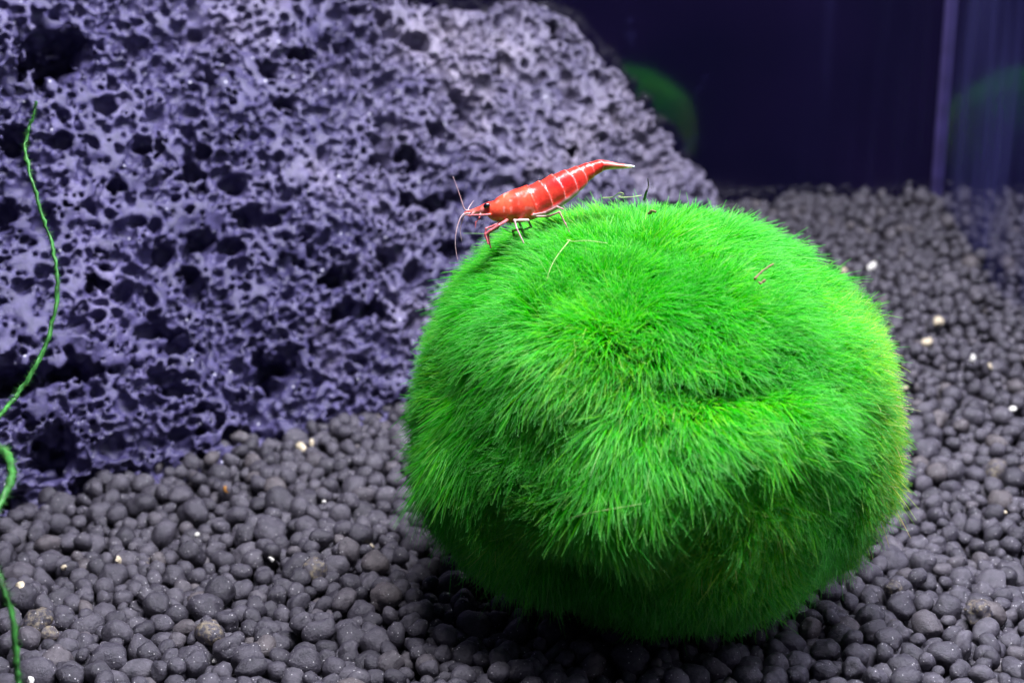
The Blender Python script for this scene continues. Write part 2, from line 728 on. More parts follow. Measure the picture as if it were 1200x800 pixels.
# unit blobs of several shapes, each in three resolutions
blob_dirs = {}
for sub in (1, 2, 3):
    bm = bmesh.new()
    bmesh.ops.create_icosphere(bm, subdivisions=sub, radius=1.0)
    bm.verts.ensure_lookup_table()
    blob_dirs[sub] = (np.array([v.co[:] for v in bm.verts]), np.array([[v.index for v in f.verts] for f in bm.faces]))
    bm.free()
NV = 24


def blob(variant, sub):
    d, f = blob_dirs[sub]
    r = np.random.default_rng(100 + variant)
    ax = 1 + r.uniform(-0.20, 0.24, 3)
    v = d * ax
    rad = 1 + 0.22 * vnoise(d * 1.0 + 5 * variant, 0.85, variant) + 0.09 * vnoise(d + 3 * variant, 0.40, variant + 50) + 0.03 * vnoise(d + 2 * variant, 0.17, variant + 70)
    v = v * rad[:, None]
    if variant % 3 == 0:        # two balls baked together
        c2 = unit(r.normal(size=3)) * r.uniform(0.45, 0.75)
        s2 = r.uniform(0.62, 0.85)
        b = d @ c2
        disc = b * b - (c2 @ c2 - s2 * s2)
        t2 = np.where(disc > 0, b + np.sqrt(np.maximum(disc, 0)), 0)
        rr = np.linalg.norm(v, axis=1) * 0.86
        m = np.maximum(rr, t2)
        k = 0.12
        hh = np.maximum(k - np.abs(rr - t2), 0) / k
        m = m + hh * hh * k * 0.25
        v = d * m[:, None]
    if variant % 5 == 1:        # a flattened side
        nn = unit(r.normal(size=3))
        q = v @ nn
        v = v - np.maximum(q - 0.62, 0)[:, None] * 0.75 * nn
    return v, f


# rank what the picture shows largest
rel = G[:, :3] - EYE
dep = rel @ FWD
pxx = 600 + FPX * (rel @ RIGHT) / dep
pyy = 400 - FPX * (rel @ UP) / dep
gi = ((G[:, 0] - HX0) / HS).astype(int)
gj = ((G[:, 1] - HY0) / HS).astype(int)
exposed = np.zeros(len(G))
for n in range(len(G)):
    h, lo, hi = profile(G[n, 3] * 0.86)
    i, j = gi[n], gj[n]
    sl = hm[i - h:i + h + 1, j - h:j + h + 1]
    own = G[n, 2] + 0.0 + hi
    ins = hi > -1e5
    exposed[n] = ((sl - own < 0.035) & ins).sum() / max(ins.sum(), 1)
inframe = (pxx > 8) & (pxx < 1192) & (pyy > 200) & (pyy < 792)
behind_ball = ((pxx - 761) / 285) ** 2 + ((pyy - 482) / 255) ** 2 < 1
loc = (G[:, :3] - R_O) @ R_M.T
in_rock = (loc[:, 2] < -0.05) & (loc[:, 0] < 15.5)
behind_rock = in_rock | ((pyy < np.interp(pxx, [0, 200, 340, 470, 560], [600, 585, 535, 490, 440])) & (pxx < 700))
score = G[:, 3] / dep * np.sqrt(np.maximum(exposed, 0.0)) * (exposed > 0.35) * inframe * ~behind_ball * ~behind_rock
order = np.argsort(-score)
single = set(order[:300].tolist())
keep = ~(in_rock & (loc[:, 2] < -0.5)) & (G[:, 2] + 0.9 > soil_z(G[:, 0], G[:, 1]))

bx = np.linspace(HX0 - 3, 16.0, 60)
by = np.linspace(HY0 - 2, 41.3, 60)
X, Y = np.meshgrid(bx, by, indexing='ij')
pts = np.stack([X, Y, soil_z(X, Y) - SINK - 0.02], -1).reshape(-1, 3)
# keep the bed inside the two panes
ov = (pts - CORNER) @ SID
pts -= np.maximum(ov + 0.01, 0)[:, None] * SID
ov = (pts - CORNER) @ DEP
pts -= np.maximum(ov + 0.01, 0)[:, None] * DEP
ids = np.arange(3600).reshape(60, 60)
q = np.stack([ids[:-1, :-1], ids[1:, :-1], ids[1:, 1:], ids[:-1, 1:]], -1).reshape(-1, 4)
soil = link('soil_bed', np_mesh('soil_bed', pts, q), M_BED, kind='structure',
            label='dark aquarium soil sloping up to the back glass')


def rand_rot(r):
    qn = r.normal(size=4)
    qn /= np.linalg.norm(qn)
    w, x, y, z = qn
    return np.array([[1 - 2 * (y * y + z * z), 2 * (x * y - z * w), 2 * (x * z + y * w)],
                     [2 * (x * y + z * w), 1 - 2 * (x * x + z * z), 2 * (y * z - x * w)],
                     [2 * (x * z - y * w), 2 * (y * z + x * w), 1 - 2 * (x * x + y * y)]])


near_meshes = {}
for v_ in range(NV):
    vv, ff = blob(v_, 3)
    me = np_mesh('granule', vv, ff)
    me.materials.append(M_GRAN)
    near_meshes[(v_, 0)] = me
    me2 = me.copy()
    me2.materials.clear()
    me2.materials.append(M_CRUST)
    near_meshes[(v_, 1)] = me2
vsum, fsum, voff = [], [], 0
vcr, fcr, vcoff = [], [], 0
lod = {s: [blob(v_, s) for v_ in range(NV)] for s in (1, 2)}
for n in range(len(G)):
    if not keep[n] and n not in single:
        continue
    x, y, z, r = G[n]
    R = rand_rot(rng)
    st = np.array([1, 1, 1]) + rng.uniform(-0.12, 0.14, 3)
    v_ = int(rng.integers(NV))
    if n in single:
        o = bpy.data.objects.new('granule', near_meshes[(v_, 1 if rng.random() < 0.015 else 0)])
        COL.objects.link(o)
        m4 = np.eye(4)
        m4[:3, :3] = (R * st) * r
        m4[:3, 3] = (x, y, z)
        o.parent = soil
        o.matrix_local = Matrix(m4.tolist())
    else:
        sub = 2 if dep[n] < 27 and exposed[n] > 0.12 else 1
        bv, bf = lod[sub][v_]
        vv = (bv * st * r) @ R.T + (x, y, z)
        vsum.append(vv)
        fsum.append(bf + voff)
        voff += len(vv)
rest = np_mesh('loose_granules', np.vstack(vsum), np.vstack(fsum))
print('rest tris', len(rest.polygons))
link('loose_granules', rest, M_GRAN, soil, kind='stuff')


def soil_hit(px, py):
    d = ray(px, py)
    for t in np.arange(12, 48, 0.03):
        p = EYE + d * t
        i, j = int((p[0] - HX0) / HS), int((p[1] - HY0) / HS)
        if 0 <= i < HNX and 0 <= j < HNY and p[2] <= hm[i, j]:
            return p
    return None


GRAINS = [(355, 526, 0.11, M_SAND), (366, 520, 0.07, M_SAND), (266, 574, 0.07, M_ORANGE), (380, 588, 0.05, M_WHITE), (231, 627, 0.05, M_WHITE),
          (1099, 379, 0.16, M_SAND), (1085, 403, 0.13, M_SAND), (1022, 313, 0.12, M_WHITE), (1139, 421, 0.08, M_WHITE), (988, 318, 0.13, M_SAND),
          (26, 688, 0.09, M_SAND), (37, 798, 0.06, M_WHITE), (253, 773, 0.05, M_WHITE), (1175, 600, 0.06, M_SAND), (1044, 690, 0.06, M_SAND),
          (140, 657, 0.07, M_SAND), (1160, 430, 0.06, M_SAND), (1186, 480, 0.07, M_WHITE), (519, 700, 0.04, M_SAND), (470, 745, 0.04, M_ORANGE),
          (930, 330, 0.12, M_SAND), (1060, 455, 0.06, M_SAND), (75, 665, 0.06, M_SAND), (318, 655, 0.045, M_WHITE), (436, 640, 0.04, M_SAND)]
d1, f1 = blob_dirs[2]
for k, (px, py, r, mm) in enumerate(GRAINS):
    p = soil_hit(px, py)
    if p is None:
        continue
    v = d1 * (1 + 0.35 * vnoise(d1 + k * 3, 0.8, k))[:, None] * np.array([1.2, 0.8, 0.7]) * r
    v = v @ rand_rot(rng).T
    o = link('sand_grain', np_mesh('sand_grain', v, f1, False), mm, soil)
    o.location = p + np.array([0, -0.02, 0.3 * r])
# two clods crusted with brown mulm
for k, (px, py, r) in enumerate([(484, 602, 0.17), (45, 733, 0.21), (1148, 722, 0.19), (1047, 692, 0.13)]):
    p = soil_hit(px, py)
    dd, ff = blob_dirs[3]
    v = dd * (1 + 0.30 * vnoise(dd + k * 5, 0.6, k + 9) + 0.14 * vnoise(dd + k, 0.25, k + 3))[:, None] * r
    o = link('crusted_clod', np_mesh('crusted_clod', v, ff), M_CRUST, soil)
    o.location = p + np.array([0, 0, 0.2 * r])

# ------------------------------------------------------------------ lava rock
VX = 0.042
LO = np.array([-4.6, -1.5, -6.0])
HI = np.array([18.0, 10.9, 0.9])
shape = tuple(((HI - LO) / VX).astype(int))
la = (LO[0] + np.arange(shape[0]) * VX).astype(np.float32)[:, None, None]
lb = (LO[1] + np.arange(shape[1]) * VX).astype(np.float32)[None, :, None]
lw = (LO[2] + np.arange(shape[2]) * VX).astype(np.float32)[None, None, :]
planes = [(np.array([0, 0, 1.0]), 0.0),
          (unit([-1, 0, 0.25]), 4.0), (unit([0, -1, -0.1]), 1.2), (unit([0.05, 1, -0.25]), 10.4), (np.array([0.0, 0, -1]), 5.5),
          (unit([0.1, -0.75, 1.0]), 0.18)]
sil = [(560, -34), (664, 42), (742, 98), (806, 150), (836, 194), (852, 246), (866, 330)]
for (p0, p1) in zip(sil[:-1], sil[1:]):
    A3, B3 = face_hit(*p0, off=-0.25), face_hit(*p1, off=-0.25)
    vd = unit((A3 + B3) / 2 - EYE)
    nn = unit(np.cross(B3 - A3, vd))
    if nn @ RIGHT < 0:
        nn = -nn
    nn = unit(nn + 0.75 * vd)
    planes.append((R_M @ nn, nn @ (A3 - R_O) + 0.42))
d = None
for nn, off in planes:
    pl = (nn[0] * la + nn[1] * lb + nn[2] * lw - np.float32(off)).astype(np.float32)
    if d is None:
        d = pl
    else:
        k = np.float32(0.55)
        hgt = np.maximum(k - np.abs(d - pl), 0)
        np.maximum(d, pl, out=d)
        d += hgt * hgt * (0.25 / k)
        del hgt, pl
d += 0.34 * grid_noise(shape, 2.6 / VX, rng)
d += 0.20 * grid_noise(shape, 0.9 / VX, rng)
d += 0.085 * grid_noise(shape, 0.26 / VX, rng)
warp = grid_noise(shape, 5.0, rng)

surf = np.stack(np.nonzero(np.abs(d) < VX * 0.55), 1)
wl = LO[2] + surf[:, 2] * VX
al = LO[0] + surf[:, 0] * VX
vis = (wl > -2.6) & (al > -3.4)
front = surf[vis]


def carve(c, rad, soft=0.28):
    """bite an uneven ellipsoid out of the rock; c in index space, rad in cm per axis"""
    rad = np.asarray(rad, float)
    rv = rad / VX
    lo_ = np.maximum(np.floor(c - rv * 1.5 - 1).astype(int), 0)
    hi_ = np.minimum(np.ceil(c + rv * 1.5 + 2).astype(int), shape)
    if (hi_ <= lo_).any():
        return
    ax = [((np.arange(lo_[k], hi_[k]) - c[k]) / rv[k]).astype(np.float32) for k in range(3)]
    e = np.sqrt(ax[0][:, None, None] ** 2 + ax[1][None, :, None] ** 2 + ax[2][None, None, :] ** 2)
    sl = tuple(slice(lo_[k], hi_[k]) for k in range(3))
    m = np.float32(rad.min())
    pore = (1 - e + soft * warp[sl]) * m
    np.maximum(d[sl], pore, out=d[sl])


def loc_index(px, py, off=0.0):
    return (R_M @ (face_hit(px, py, off) - R_O) - LO) / VX


# the large hollows, each where it is in the stone
for px, py, rx, ry, rz, off in [(48, 72, .62, .62, .75, -.1), (20, 105, .55, .35, .6, -.1), (75, 62, .4, .5, .6, 0), (319, 442, .33, .50, .55, -.05), (330, 428, .28, .3, .4, -.05),
                                (221, 215, .40, .42, .42, -.1), (168, 182, .34, .22, .35, -.05), (285, 258, .26, .25, .3, 0), (306, 95, .30, .26, .35, 0), (345, 70, .26, .3, .3, 0),
                                (324, 132, .24, .24, .3, 0), (75, 245, .28, .25, .3, 0), (232, 285, .30, .26, .35, 0), (190, 300, .2, .2, .25, 0), (20, 450, .7, .30, .6, -.05), (75, 440, .5, .26, .5, -.05),
                                (175, 392, .42, .24, .35, -.05), (385, 330, .38, .28, .4, -.05), (225, 345, .3, .26, .3, -.1), (112, 330, .26, .3, .3, 0), (60, 535, .45, .5, .5, -.05), (120, 570, .6, .34, .5, .05),
                                (30, 585, .7, .2, .5, .1), (395, 370, .34, .26, .35, 0), (432, 370, .24, .28, .3, 0), (265, 170, .3, .28, .25, -.05), (436, 193, .26, .24, .3, 0), (470, 190, .28, .3, .3, 0),
                                (450, 305, .42, .25, .35, 0), (300, 490, .24, .2, .25, 0), (205, 460, .26, .2, .3, 0), (540, 130, .3, .26, .3, -.05), (640, 45, .3, .3, .35, -.1), (655, 60, .22, .24, .3, -.2),
                                (585, 80, .26, .3, .3, 0), (500, 245, .34, .3, .35, 0), (470, 240, .24, .3, .3, 0), (660, 185, .3, .28, .3, 0), (520, 300, .3, .26, .3, 0), (800, 178, .26, .24, .3, -.1),
                                (560, 120, .3, .2, .3, 0), (420, 15, .3, .24, .3, 0), (150, 60, .3, .22, .3, 0), (230, 40, .26, .22, .3, 0), (0, 260, .3, .24, .3, 0), (245, 100, .36, .3, .3, 0), (395, 55, .24, .2, .3, 0)]:
    carve(loc_index(px, py, off - 0.35), (rx * 1.08, ry * 1.08, rz * 2.0), 0.40)


def scatter(n, rmin, rmax, power, depth, patch):
    pk = front[rng.integers(len(front), size=n)]
    dens = vnoise(pk * VX, 1.5, 5 + patch)
    for c, u, dn in zip(pk, rng.random(n), dens):
        if patch and dn < -0.28 + 0.2 * rng.standard_normal():
            continue
        r = rmin + (rmax - rmin) * u ** power
        j = c + rng.uniform(-1, 1, 3) + np.array([0, 0, -rng.uniform(0.25, depth) * r * 1.5 / VX])
        carve(j, r * rng.uniform(0.72, 1.28, 3) * np.array([1.08, 0.96, 2.0]))


scatter(420, 0.14, 0.26, 1.8, 1.0, 0)
scatter(2600, 0.090, 0.15, 1.4, 1.0, 1)
scatter(14500, 0.056, 0.095, 1.3, 1.0, 2)
scatter(15000, 0.046, 0.066, 1.0, 0.9, 0)
d[0], d[-1], d[:, 0], d[:, -1], d[:, :, 0], d[:, :, -1] = 1, 1, 1, 1, 1, 1
rv_, rf_ = surface_nets(d)
del d, warp
rv_, rf_ = drop_islands(rv_, rf_)
rv_ = R_O + (LO + rv_ * VX) @ R_M
print('rock', len(rv_), len(rf_))
base = R_O + R_A * 5
rock = link('lava_rock', np_mesh('lava_rock', rv_, rf_), M_ROCK,
            label='large violet-grey porous lava rock leaning behind the green moss ball', cat='rock')

# ------------------------------------------------------------------ moss ball
ball = bpy.data.objects.new('moss_ball', None)
COL.objects.link(ball)
ball['label'] = 'round bright green fuzzy moss ball resting on dark soil'
ball['category'] = 'moss ball'
WHORL = unit((ball_hit(690, 352) - BALL_C) / BALL_R)
dents = [(682, 664, 1.1, (0.70, 0.33)), (620, 640, 0.20, (0.4, 0.3)), (850, 455, 0.38, (0.75, 0.17)), (690, 350, 0.12, (0.35, 0.25)), (760, 640, 0.16, (0.5, 0.4)), (800, 262, 0.05, (0.4, 0.15)),
         (905, 545, 0.26, (0.5, 0.18)), (830, 730, 0.12, (0.3, 0.3)), (560, 470, 0.06, (0.3, 0.5)), (985, 300, 0.16, (0.8, 0.7)), (505, 640, 0.12, (0.6, 0.6))]
bumps = [(680, 575, 0.14, 0.75), (640, 420, 0.10, 0.8), (800, 570, 0.08, 0.6), (560, 560, 0.03, 0.6)]
dent_p = [(ball_hit(a, b, 0), c, s) for a, b, c, s in dents]
bump_p = [(ball_hit(a, b, 0), c, s) for a, b, c, s in bumps]


def ball_surface(u):
    """core surface point for unit directions"""
    p = BALL_C + u * BALL_R
    h = 0.10 * vnoise(p, 1.7, 31) + 0.05 * vnoise(p, 0.7, 32) + 0.03 * vnoise(p, 0.3, 33)
    for c, a, s in dent_p:
        q = p - c
        h -= a * np.exp(-(((q[:, 0] / s[0]) ** 2) + ((q @ UP) / s[1]) ** 2 + (q @ FWD / 0.9) ** 2))
    for c, a, s in bump_p:
        h += a * np.exp(-((p - c) ** 2).sum(1) / s ** 2)
    return p + u * h[:, None]


bm = bmesh.new()
bmesh.ops.create_icosphere(bm, subdivisions=6, radius=1.0)
bv = np.array([v.co[:] for v in bm.verts])
bf = np.array([[v.index for v in f.verts] for f in bm.faces])
bm.free()
BASE = np.array([BALL_C[0], BALL_C[1], 0.0])
ball.location = BASE
link('core', np_mesh('core', ball_surface(bv) - BASE, bf), M_CORE, ball)

NF = 380000
u = rng.normal(size=(NF, 3))
u /= np.linalg.norm(u, axis=1)[:, None]
to_cam = unit(EYE - BALL_C)
side = u @ to_cam
u = u[(side > -0.35) | (rng.random(NF) < 0.45)]
NF = len(u)
root = ball_surface(u)
side_k = u @ to_cam
e = 0.02
t1 = np.cross(u, np.array([0.3, 0.5, 0.8]))
t1 /= np.linalg.norm(t1, axis=1)[:, None]
t2 = np.cross(u, t1)


def nrm(v):
    return v / (np.linalg.norm(v, axis=1)[:, None] + 1e-9)


nor = nrm(np.cross(ball_surface(nrm(u + e * t1)) - root, ball_surface(nrm(u + e * t2)) - root))
nor *= np.sign((nor * u).sum(1))[:, None]
# the fibres lie away from a whorl on the upper front
fl = u - WHORL * (u @ WHORL)[:, None]
ang = np.arccos(np.clip(u @ WHORL, -1, 1))
fl = nrm(fl) * np.clip(ang / 0.7, 0, 1)[:, None] * 0.8
fl = fl + np.array([0, 0, -0.40])
fl = fl + 0.70 * vnoise3(root, 1.3, 60) + 0.55 * vnoise3(root, 0.45, 70) + 0.55 * vnoise3(root, 0.15, 80) + 0.40 * rng.normal(size=(NF, 3))
fl = fl - nor * (fl * nor).sum(1)[:, None]
length = (0.42 + 0.10 * vnoise(root, 0.9, 90) + 0.10 * vnoise(root, 0.2, 91)) * rng.uniform(0.50, 1.18, NF)
length *= np.where(rng.random(NF) < 0.02, 1.25, 1.0)
hollow = np.zeros(NF)
for c, a, s_ in dent_p:
    q = root - c
    if a > 0.22:
        hollow = np.maximum(hollow, np.exp(-(((q[:, 0] / s_[0]) ** 2) + ((q @ UP + 0.5 * a) / (s_[1] * 1.3)) ** 2)) * (side_k > 0))
length *= 1 - 0.55 * hollow
lift = 0.80 + 0.18 * vnoise(root, 0.6, 95)
K = 6
ts = np.linspace(0, 1, K)
pts = np.zeros((NF, K, 3))
curl = rng.normal(size=(NF, 3)) * 0.10
for k, t in enumerate(ts):
    dirv = nor * (lift * t)[:, None] + fl * (0.24 * t + 0.44 * t * t) + curl * (t * t) + np.array([0, 0, -0.10]) * t * t
    pts[:, k] = root + dirv * length[:, None]
pts[:, 0] -= nor * 0.04
hair = bpy.data.hair_curves.new('fibres')
hair.add_curves([K] * NF)
hair.attributes['position'].data.foreach_set('vector', (pts - BASE).astype(np.float32).ravel())
ra = hair.attributes.get('radius') or hair.attributes.new('radius', 'FLOAT', 'POINT')
rw = rng.uniform(0.75, 1.25, NF)[:, None] * np.array([1.0, 1.0, 0.95, 0.85, 0.65, 0.3])[None, :] * 0.0049
ra.data.foreach_set('value', rw.astype(np.float32).ravel())
ta = hair.attributes.new('tint', 'FLOAT_COLOR', 'CURVE')
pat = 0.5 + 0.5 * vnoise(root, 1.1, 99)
yel = np.clip((u[:, 0] - 0.72) * 2.6, 0, 1) * (0.5 + 0.5 * pat)     # yellower towards the right flank
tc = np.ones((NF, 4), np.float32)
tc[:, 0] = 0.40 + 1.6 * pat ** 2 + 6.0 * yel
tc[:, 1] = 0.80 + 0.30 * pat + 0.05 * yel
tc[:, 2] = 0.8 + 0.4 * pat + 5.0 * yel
ta.data.foreach_set('color', tc.ravel())
link('fibres', hair, M_FIBRE, ball, kind='stuff')

# ------------------------------------------------------------------ shrimp
SD = 18.3                                   # distance of the shrimp along the optical axis
SK = 0.2167 / FPX * SD                       # cm per unit of its drawing
S_O = at_depth(510, 160, SD)


def zp(a, b, c=0.0):
    """drawing coordinates -> cm in the shrimp's own frame (along, up, towards the viewer)"""
    return np.array([a * SK, -b * SK, c])


spine = [(158, 412, 5, .8), (200, 405, 12, .8), (240, 398, 20, .8), (285, 393, 38, .8), (330, 398, 62, .78), (390, 388, 82, .74), (450, 374, 92, .72), (510, 356, 92, .72), (560, 336, 86, .72),
         (610, 312, 84, .72), (660, 284, 82, .72), (715, 255, 74, .72), (765, 226, 62, .74), (815, 194, 47, .78), (860, 172, 38, .8), (898, 158, 31, .95), (930, 156, 24, 1.5), (985, 160, 15, 2.3), (1040, 162, 10, 2.2), (1076, 162, 4, 2.0)]
sp = np.array(spine, float)
dense = spline(sp[:, :2], 420)
tt = np.linspace(0, len(sp) - 1, 420)
hh = np.interp(tt, np.arange(len(sp)), sp[:, 2])
ww = np.interp(tt, np.arange(len(sp)), sp[:, 3])
seg_edges = [532, 597, 668, 735, 790, 838, 897]      # where one shell plate ends over the next
xa = dense[:, 0]
plate = np.zeros(420)
for a, b in zip(seg_edges[:-1], seg_edges[1:]):
    m = (xa >= a) & (xa < b)
    plate[m] = (xa[m] - a) / (b - a)
m = (xa > 470) & (xa <= 532)
hh[m] *= 1 + 0.05 * ((xa[m] - 470) / 62) ** 2
S2 = dense * np.array([SK, -SK])
HHc = hh * SK

legs = []      # (points in drawing coordinates with c in cm, r0, r1)
legs += [([(455, 455, .10), (500, 462, .26), (428, 466, .36), (440, 510, .38), (478, 588, .38)], .026, .013)]
legs += [([(420, 460, .12), (420, 490, .24), (372, 494, .30), (366, 560, .32), (358, 634, .33)], .026, .013)]
legs += [([(390, 455, .08), (345, 486, .20), (300, 515, .22), (272, 535, .22), (288, 588, .22)], .028, .014)]
legs += [([(370, 450, -.05), (335, 490, -.08), (285, 522, -.08), (290, 560, -.08), (300, 600, -.08)], .026, .014)]
legs += [([(360, 455, .02), (325, 480, .05), (275, 500, .06), (268, 545, .06)], .024, .012)]
legs += [([(520, 430, .10), (590, 422, .24), (655, 392, .30), (690, 405, .30)], .022, .013)]
legs += [([(520, 435, .05), (610, 440, .22), (668, 418, .24), (700, 480, .24), (730, 540, .22)], .020, .011)]
legs += [([(500, 440, -.10), (520, 480, -.26), (470, 500, -.3), (500, 560, -.32), (520, 600, -.32)], .022, .012)]
legs += [([(450, 450, -.10), (470, 490, -.26), (420, 500, -.3), (430, 560, -.32), (440, 610, -.32)], .022, .012)]
legs += [([(245, 420, .03), (238, 445, .05), (220, 465, .06), (217, 500, .06)], .016, .008)]
legs += [([(210, 412, .02), (190, 432, .03), (175, 428, .03)], .016, .010)]
legs += [([(300, 425, .08), (240, 428, .09), (165, 428, .08)], .022, .010)]     # pale scale under the nose
flaps = [(600, 402, .06, 52, 20, .04), (650, 372, .06, 46, 22, .04), (702, 336, .06, 42, 22, .04), (745, 300, .06, 36, 22, .035), (785, 262, .05, 30, 20, .03)]
SVX = 0.0105
slo = np.array([130 * SK, -650 * SK, -0.46])
shi = np.array([1100 * SK, -90 * SK, 0.50])
sshape = tuple(((shi - slo) / SVX).astype(int))


def seg_dist(P, A, B, ra_, rb_):
    ab = B - A
    t = np.clip(((P - A) @ ab) / (ab @ ab), 0, 1)
    return np.linalg.norm(P - A - t[..., None] * ab, axis=-1) - (ra_ + (rb_ - ra_) * t)


def shrimp_fields(P):
    """body distance, place along the body, legs distance, swimmeret distance"""
    n = len(P)
    d2 = np.full(n, 1e9)
    idx = np.zeros(n, int)
    for c0 in range(0, n, 60000):
        q = P[c0:c0 + 60000, None, :2] - S2[None]
        dd = (q ** 2).sum(-1)
        idx[c0:c0 + 60000] = dd.argmin(1)
        d2[c0:c0 + 60000] = dd.min(1)
    return d2, idx


GA = slo[0] + np.arange(sshape[0]) * SVX
GB = slo[1] + np.arange(sshape[1]) * SVX
GC = slo[2] + np.arange(sshape[2]) * SVX
P2 = np.stack(np.meshgrid(GA, GB, indexing='ij'), -1).reshape(-1, 2)
d2, idx = shrimp_fields(np.hstack([P2, np.zeros((len(P2), 1))]))
d2 = d2.reshape(sshape[0], sshape[1])
idx = idx.reshape(sshape[0], sshape[1])
hw = np.array(ww)[idx]
hr = HHc[idx]
bend = np.clip(1 - ((P2[:, 1].reshape(sshape[0], sshape[1]) - S2[idx, 1]) / np.maximum(HHc[idx], 1e-4)) ** 2, 0, 1)


def plate_at(x):
    out_ = np.zeros_like(x)
    for a_, b_ in zip(seg_edges[:-1], seg_edges[1:]):
        out_ = np.where((x >= a_) & (x < b_), (x - a_) / (b_ - a_), out_)
    return out_


pg = plate_at(xa[idx] - 16 * bend)
hr = hr * (1 + 0.085 * pg ** 1.5 - 0.02 * (pg > 0))
body = (np.sqrt(d2[..., None] + (GC[None, None, :] / hw[..., None]) ** 2) - hr[..., None]) * 0.85
body = body.astype(np.float32)


def smin_into(arr, sl, val, k):
    a = arr[sl]
    h_ = np.maximum(k - np.abs(a - val), 0) / k
    arr[sl] = np.minimum(a, val) - h_ * h_ * k * 0.25


leg_curves = []
for pts_, r0, r1 in legs:
    P = np.array([zp(*q) for q in pts_])
    n = len(P)
    rr = np.linspace(r0, r1, n) * 0.86
    leg_curves.append((P, rr))
    for i in range(n - 1):
        A, B = P[i], P[i + 1]
        lo_ = np.maximum(((np.minimum(A, B) - 0.08 - slo) / SVX).astype(int), 0)
        hi_ = np.minimum(((np.maximum(A, B) + 0.08 - slo) / SVX).astype(int) + 1, sshape)
        sl = tuple(slice(a, b) for a, b in zip(lo_, hi_))
        gr = np.stack(np.meshgrid(GA[sl[0]], GB[sl[1]], GC[sl[2]], indexing='ij'), -1)
        smin_into(body, sl, seg_dist(gr, A, B, rr[i], rr[i + 1]).astype(np.float32), 0.014)
for a, b, c, ra_, rb_, rc in flaps:
    for sg in (1, -1):
        C = zp(a, b, c * sg)
        R = np.array([ra_ * SK, rb_ * SK, rc])
        # swimmerets lie along the belly
        ct, st_ = math.cos(0.5), math.sin(0.5)
        lo_ = np.maximum(((C - 0.26 - slo) / SVX).astype(int), 0)
        hi_ = np.minimum(((C + 0.26 - slo) / SVX).astype(int) + 1, sshape)
        sl = tuple(slice(x, y) for x, y in zip(lo_, hi_))
        gr = np.stack(np.meshgrid(GA[sl[0]], GB[sl[1]], GC[sl[2]], indexing='ij'), -1) - C
        x = gr[..., 0] * ct + gr[..., 1] * st_
        y = -gr[..., 0] * st_ + gr[..., 1] * ct
        el = (np.sqrt((x / R[0]) ** 2 + (y / R[1]) ** 2 + (gr[..., 2] / R[2]) ** 2) - 1) * R.min()
        smin_into(body, sl, el.astype(np.float32), 0.03)
body[0], body[-1], body[:, 0], body[:, -1], body[:, :, 0], body[:, :, -1] = 1, 1, 1, 1, 1, 1
sv, sf = surface_nets(body)
sv, sf = drop_islands(sv, sf)
sv = slo + sv * SVX
print('shrimp', len(sv))
dd2, si = shrimp_fields(sv)
rel_r = np.sqrt(dd2) / HHc[si]
across = sv[:, 1] - S2[si, 1]
bodyd = np.sqrt(dd2 + (sv[:, 2] / ww[si]) ** 2) - HHc[si]
xs = xa[si]
n1 = vnoise(sv, 0.16, 3)
n2 = vnoise(sv, 0.05, 4)
red = np.array([0.58, 0.016, 0.016])
orange = np.array([0.78, 0.10, 0.045])
pale = np.array([0.80, 0.60, 0.58])
clear = np.array([0.50, 0.20, 0.20])
colr = red + (orange - red) * np.clip(0.55 * n1 + 0.35 + 0.3 * (xs < 520), 0, 1)[:, None] * np.where(xs < 540, 0.9, 0.45)[:, None]
pl = plate_at(xs - 16 * np.clip(1 - (across / np.maximum(HHc[si], 1e-4)) ** 2, 0, 1))
band = np.clip((pl - 0.88) / 0.08, 0, 1) * np.clip(0.55 + 0.8 * n2, 0, 1)
colr = colr + (pale - colr) * (0.34 * band)[:, None]
speck = np.clip((n2 - 0.45) * 4, 0, 1) * (xs < 540) * np.clip(n1 + 0.5, 0, 1)
colr = colr + (pale - colr) * (0.25 * speck)[:, None]
nose = np.clip((300 - xs) / 60, 0, 1) * np.clip(0.35 - across / (HHc[si] + 1e-6) * 0.6 + 0.3 * n2, 0, 1)
colr = colr + (pale - colr) * (0.75 * nose)[:, None]
tail = np.clip((xs - 905) / 60, 0, 1)
colr = colr + (np.array([0.72, 0.24, 0.20]) - colr) * (0.75 * tail)[:, None]
tip = np.clip((xs - 1020) / 25, 0, 1)
colr = colr + (np.array([0.85, 0.82, 0.85]) - colr) * tip[:, None]
belly = np.clip((-across / HHc[si] - 0.80) / 0.18, 0, 1) * (xs > 300)
colr = colr + (clear - colr) * (0.3 * belly)[:, None]
out = np.clip((bodyd - 0.012) / 0.02, 0, 1)
legc = np.where((xs < 400)[:, None] & (sv[:, 2] < 0.26)[:, None], np.array([0.48, 0.10, 0.12]), np.array([0.50, 0.33, 0.33]))
legc = np.where((xs > 560)[:, None], np.array([0.42, 0.20, 0.21]), legc)
colr = colr + (legc - colr) * out[:, None]
sme = np_mesh('shrimp', sv, sf)
add_colors(sme, colr)
shrimp = link('shrimp', sme, M_SHRIMP, label='small red shrimp with pale legs perched atop the green moss ball', cat='shrimp')
bas = np.stack([RIGHT, UP, -FWD], 1)
m4 = np.eye(4)
m4[:3, :3] = bas
m4[:3, 3] = S_O
shrimp.matrix_world = Matrix(m4.tolist())


def shrimp_part(name, v, f, material):
    return link(name, py_mesh(name, v, f), material, shrimp)


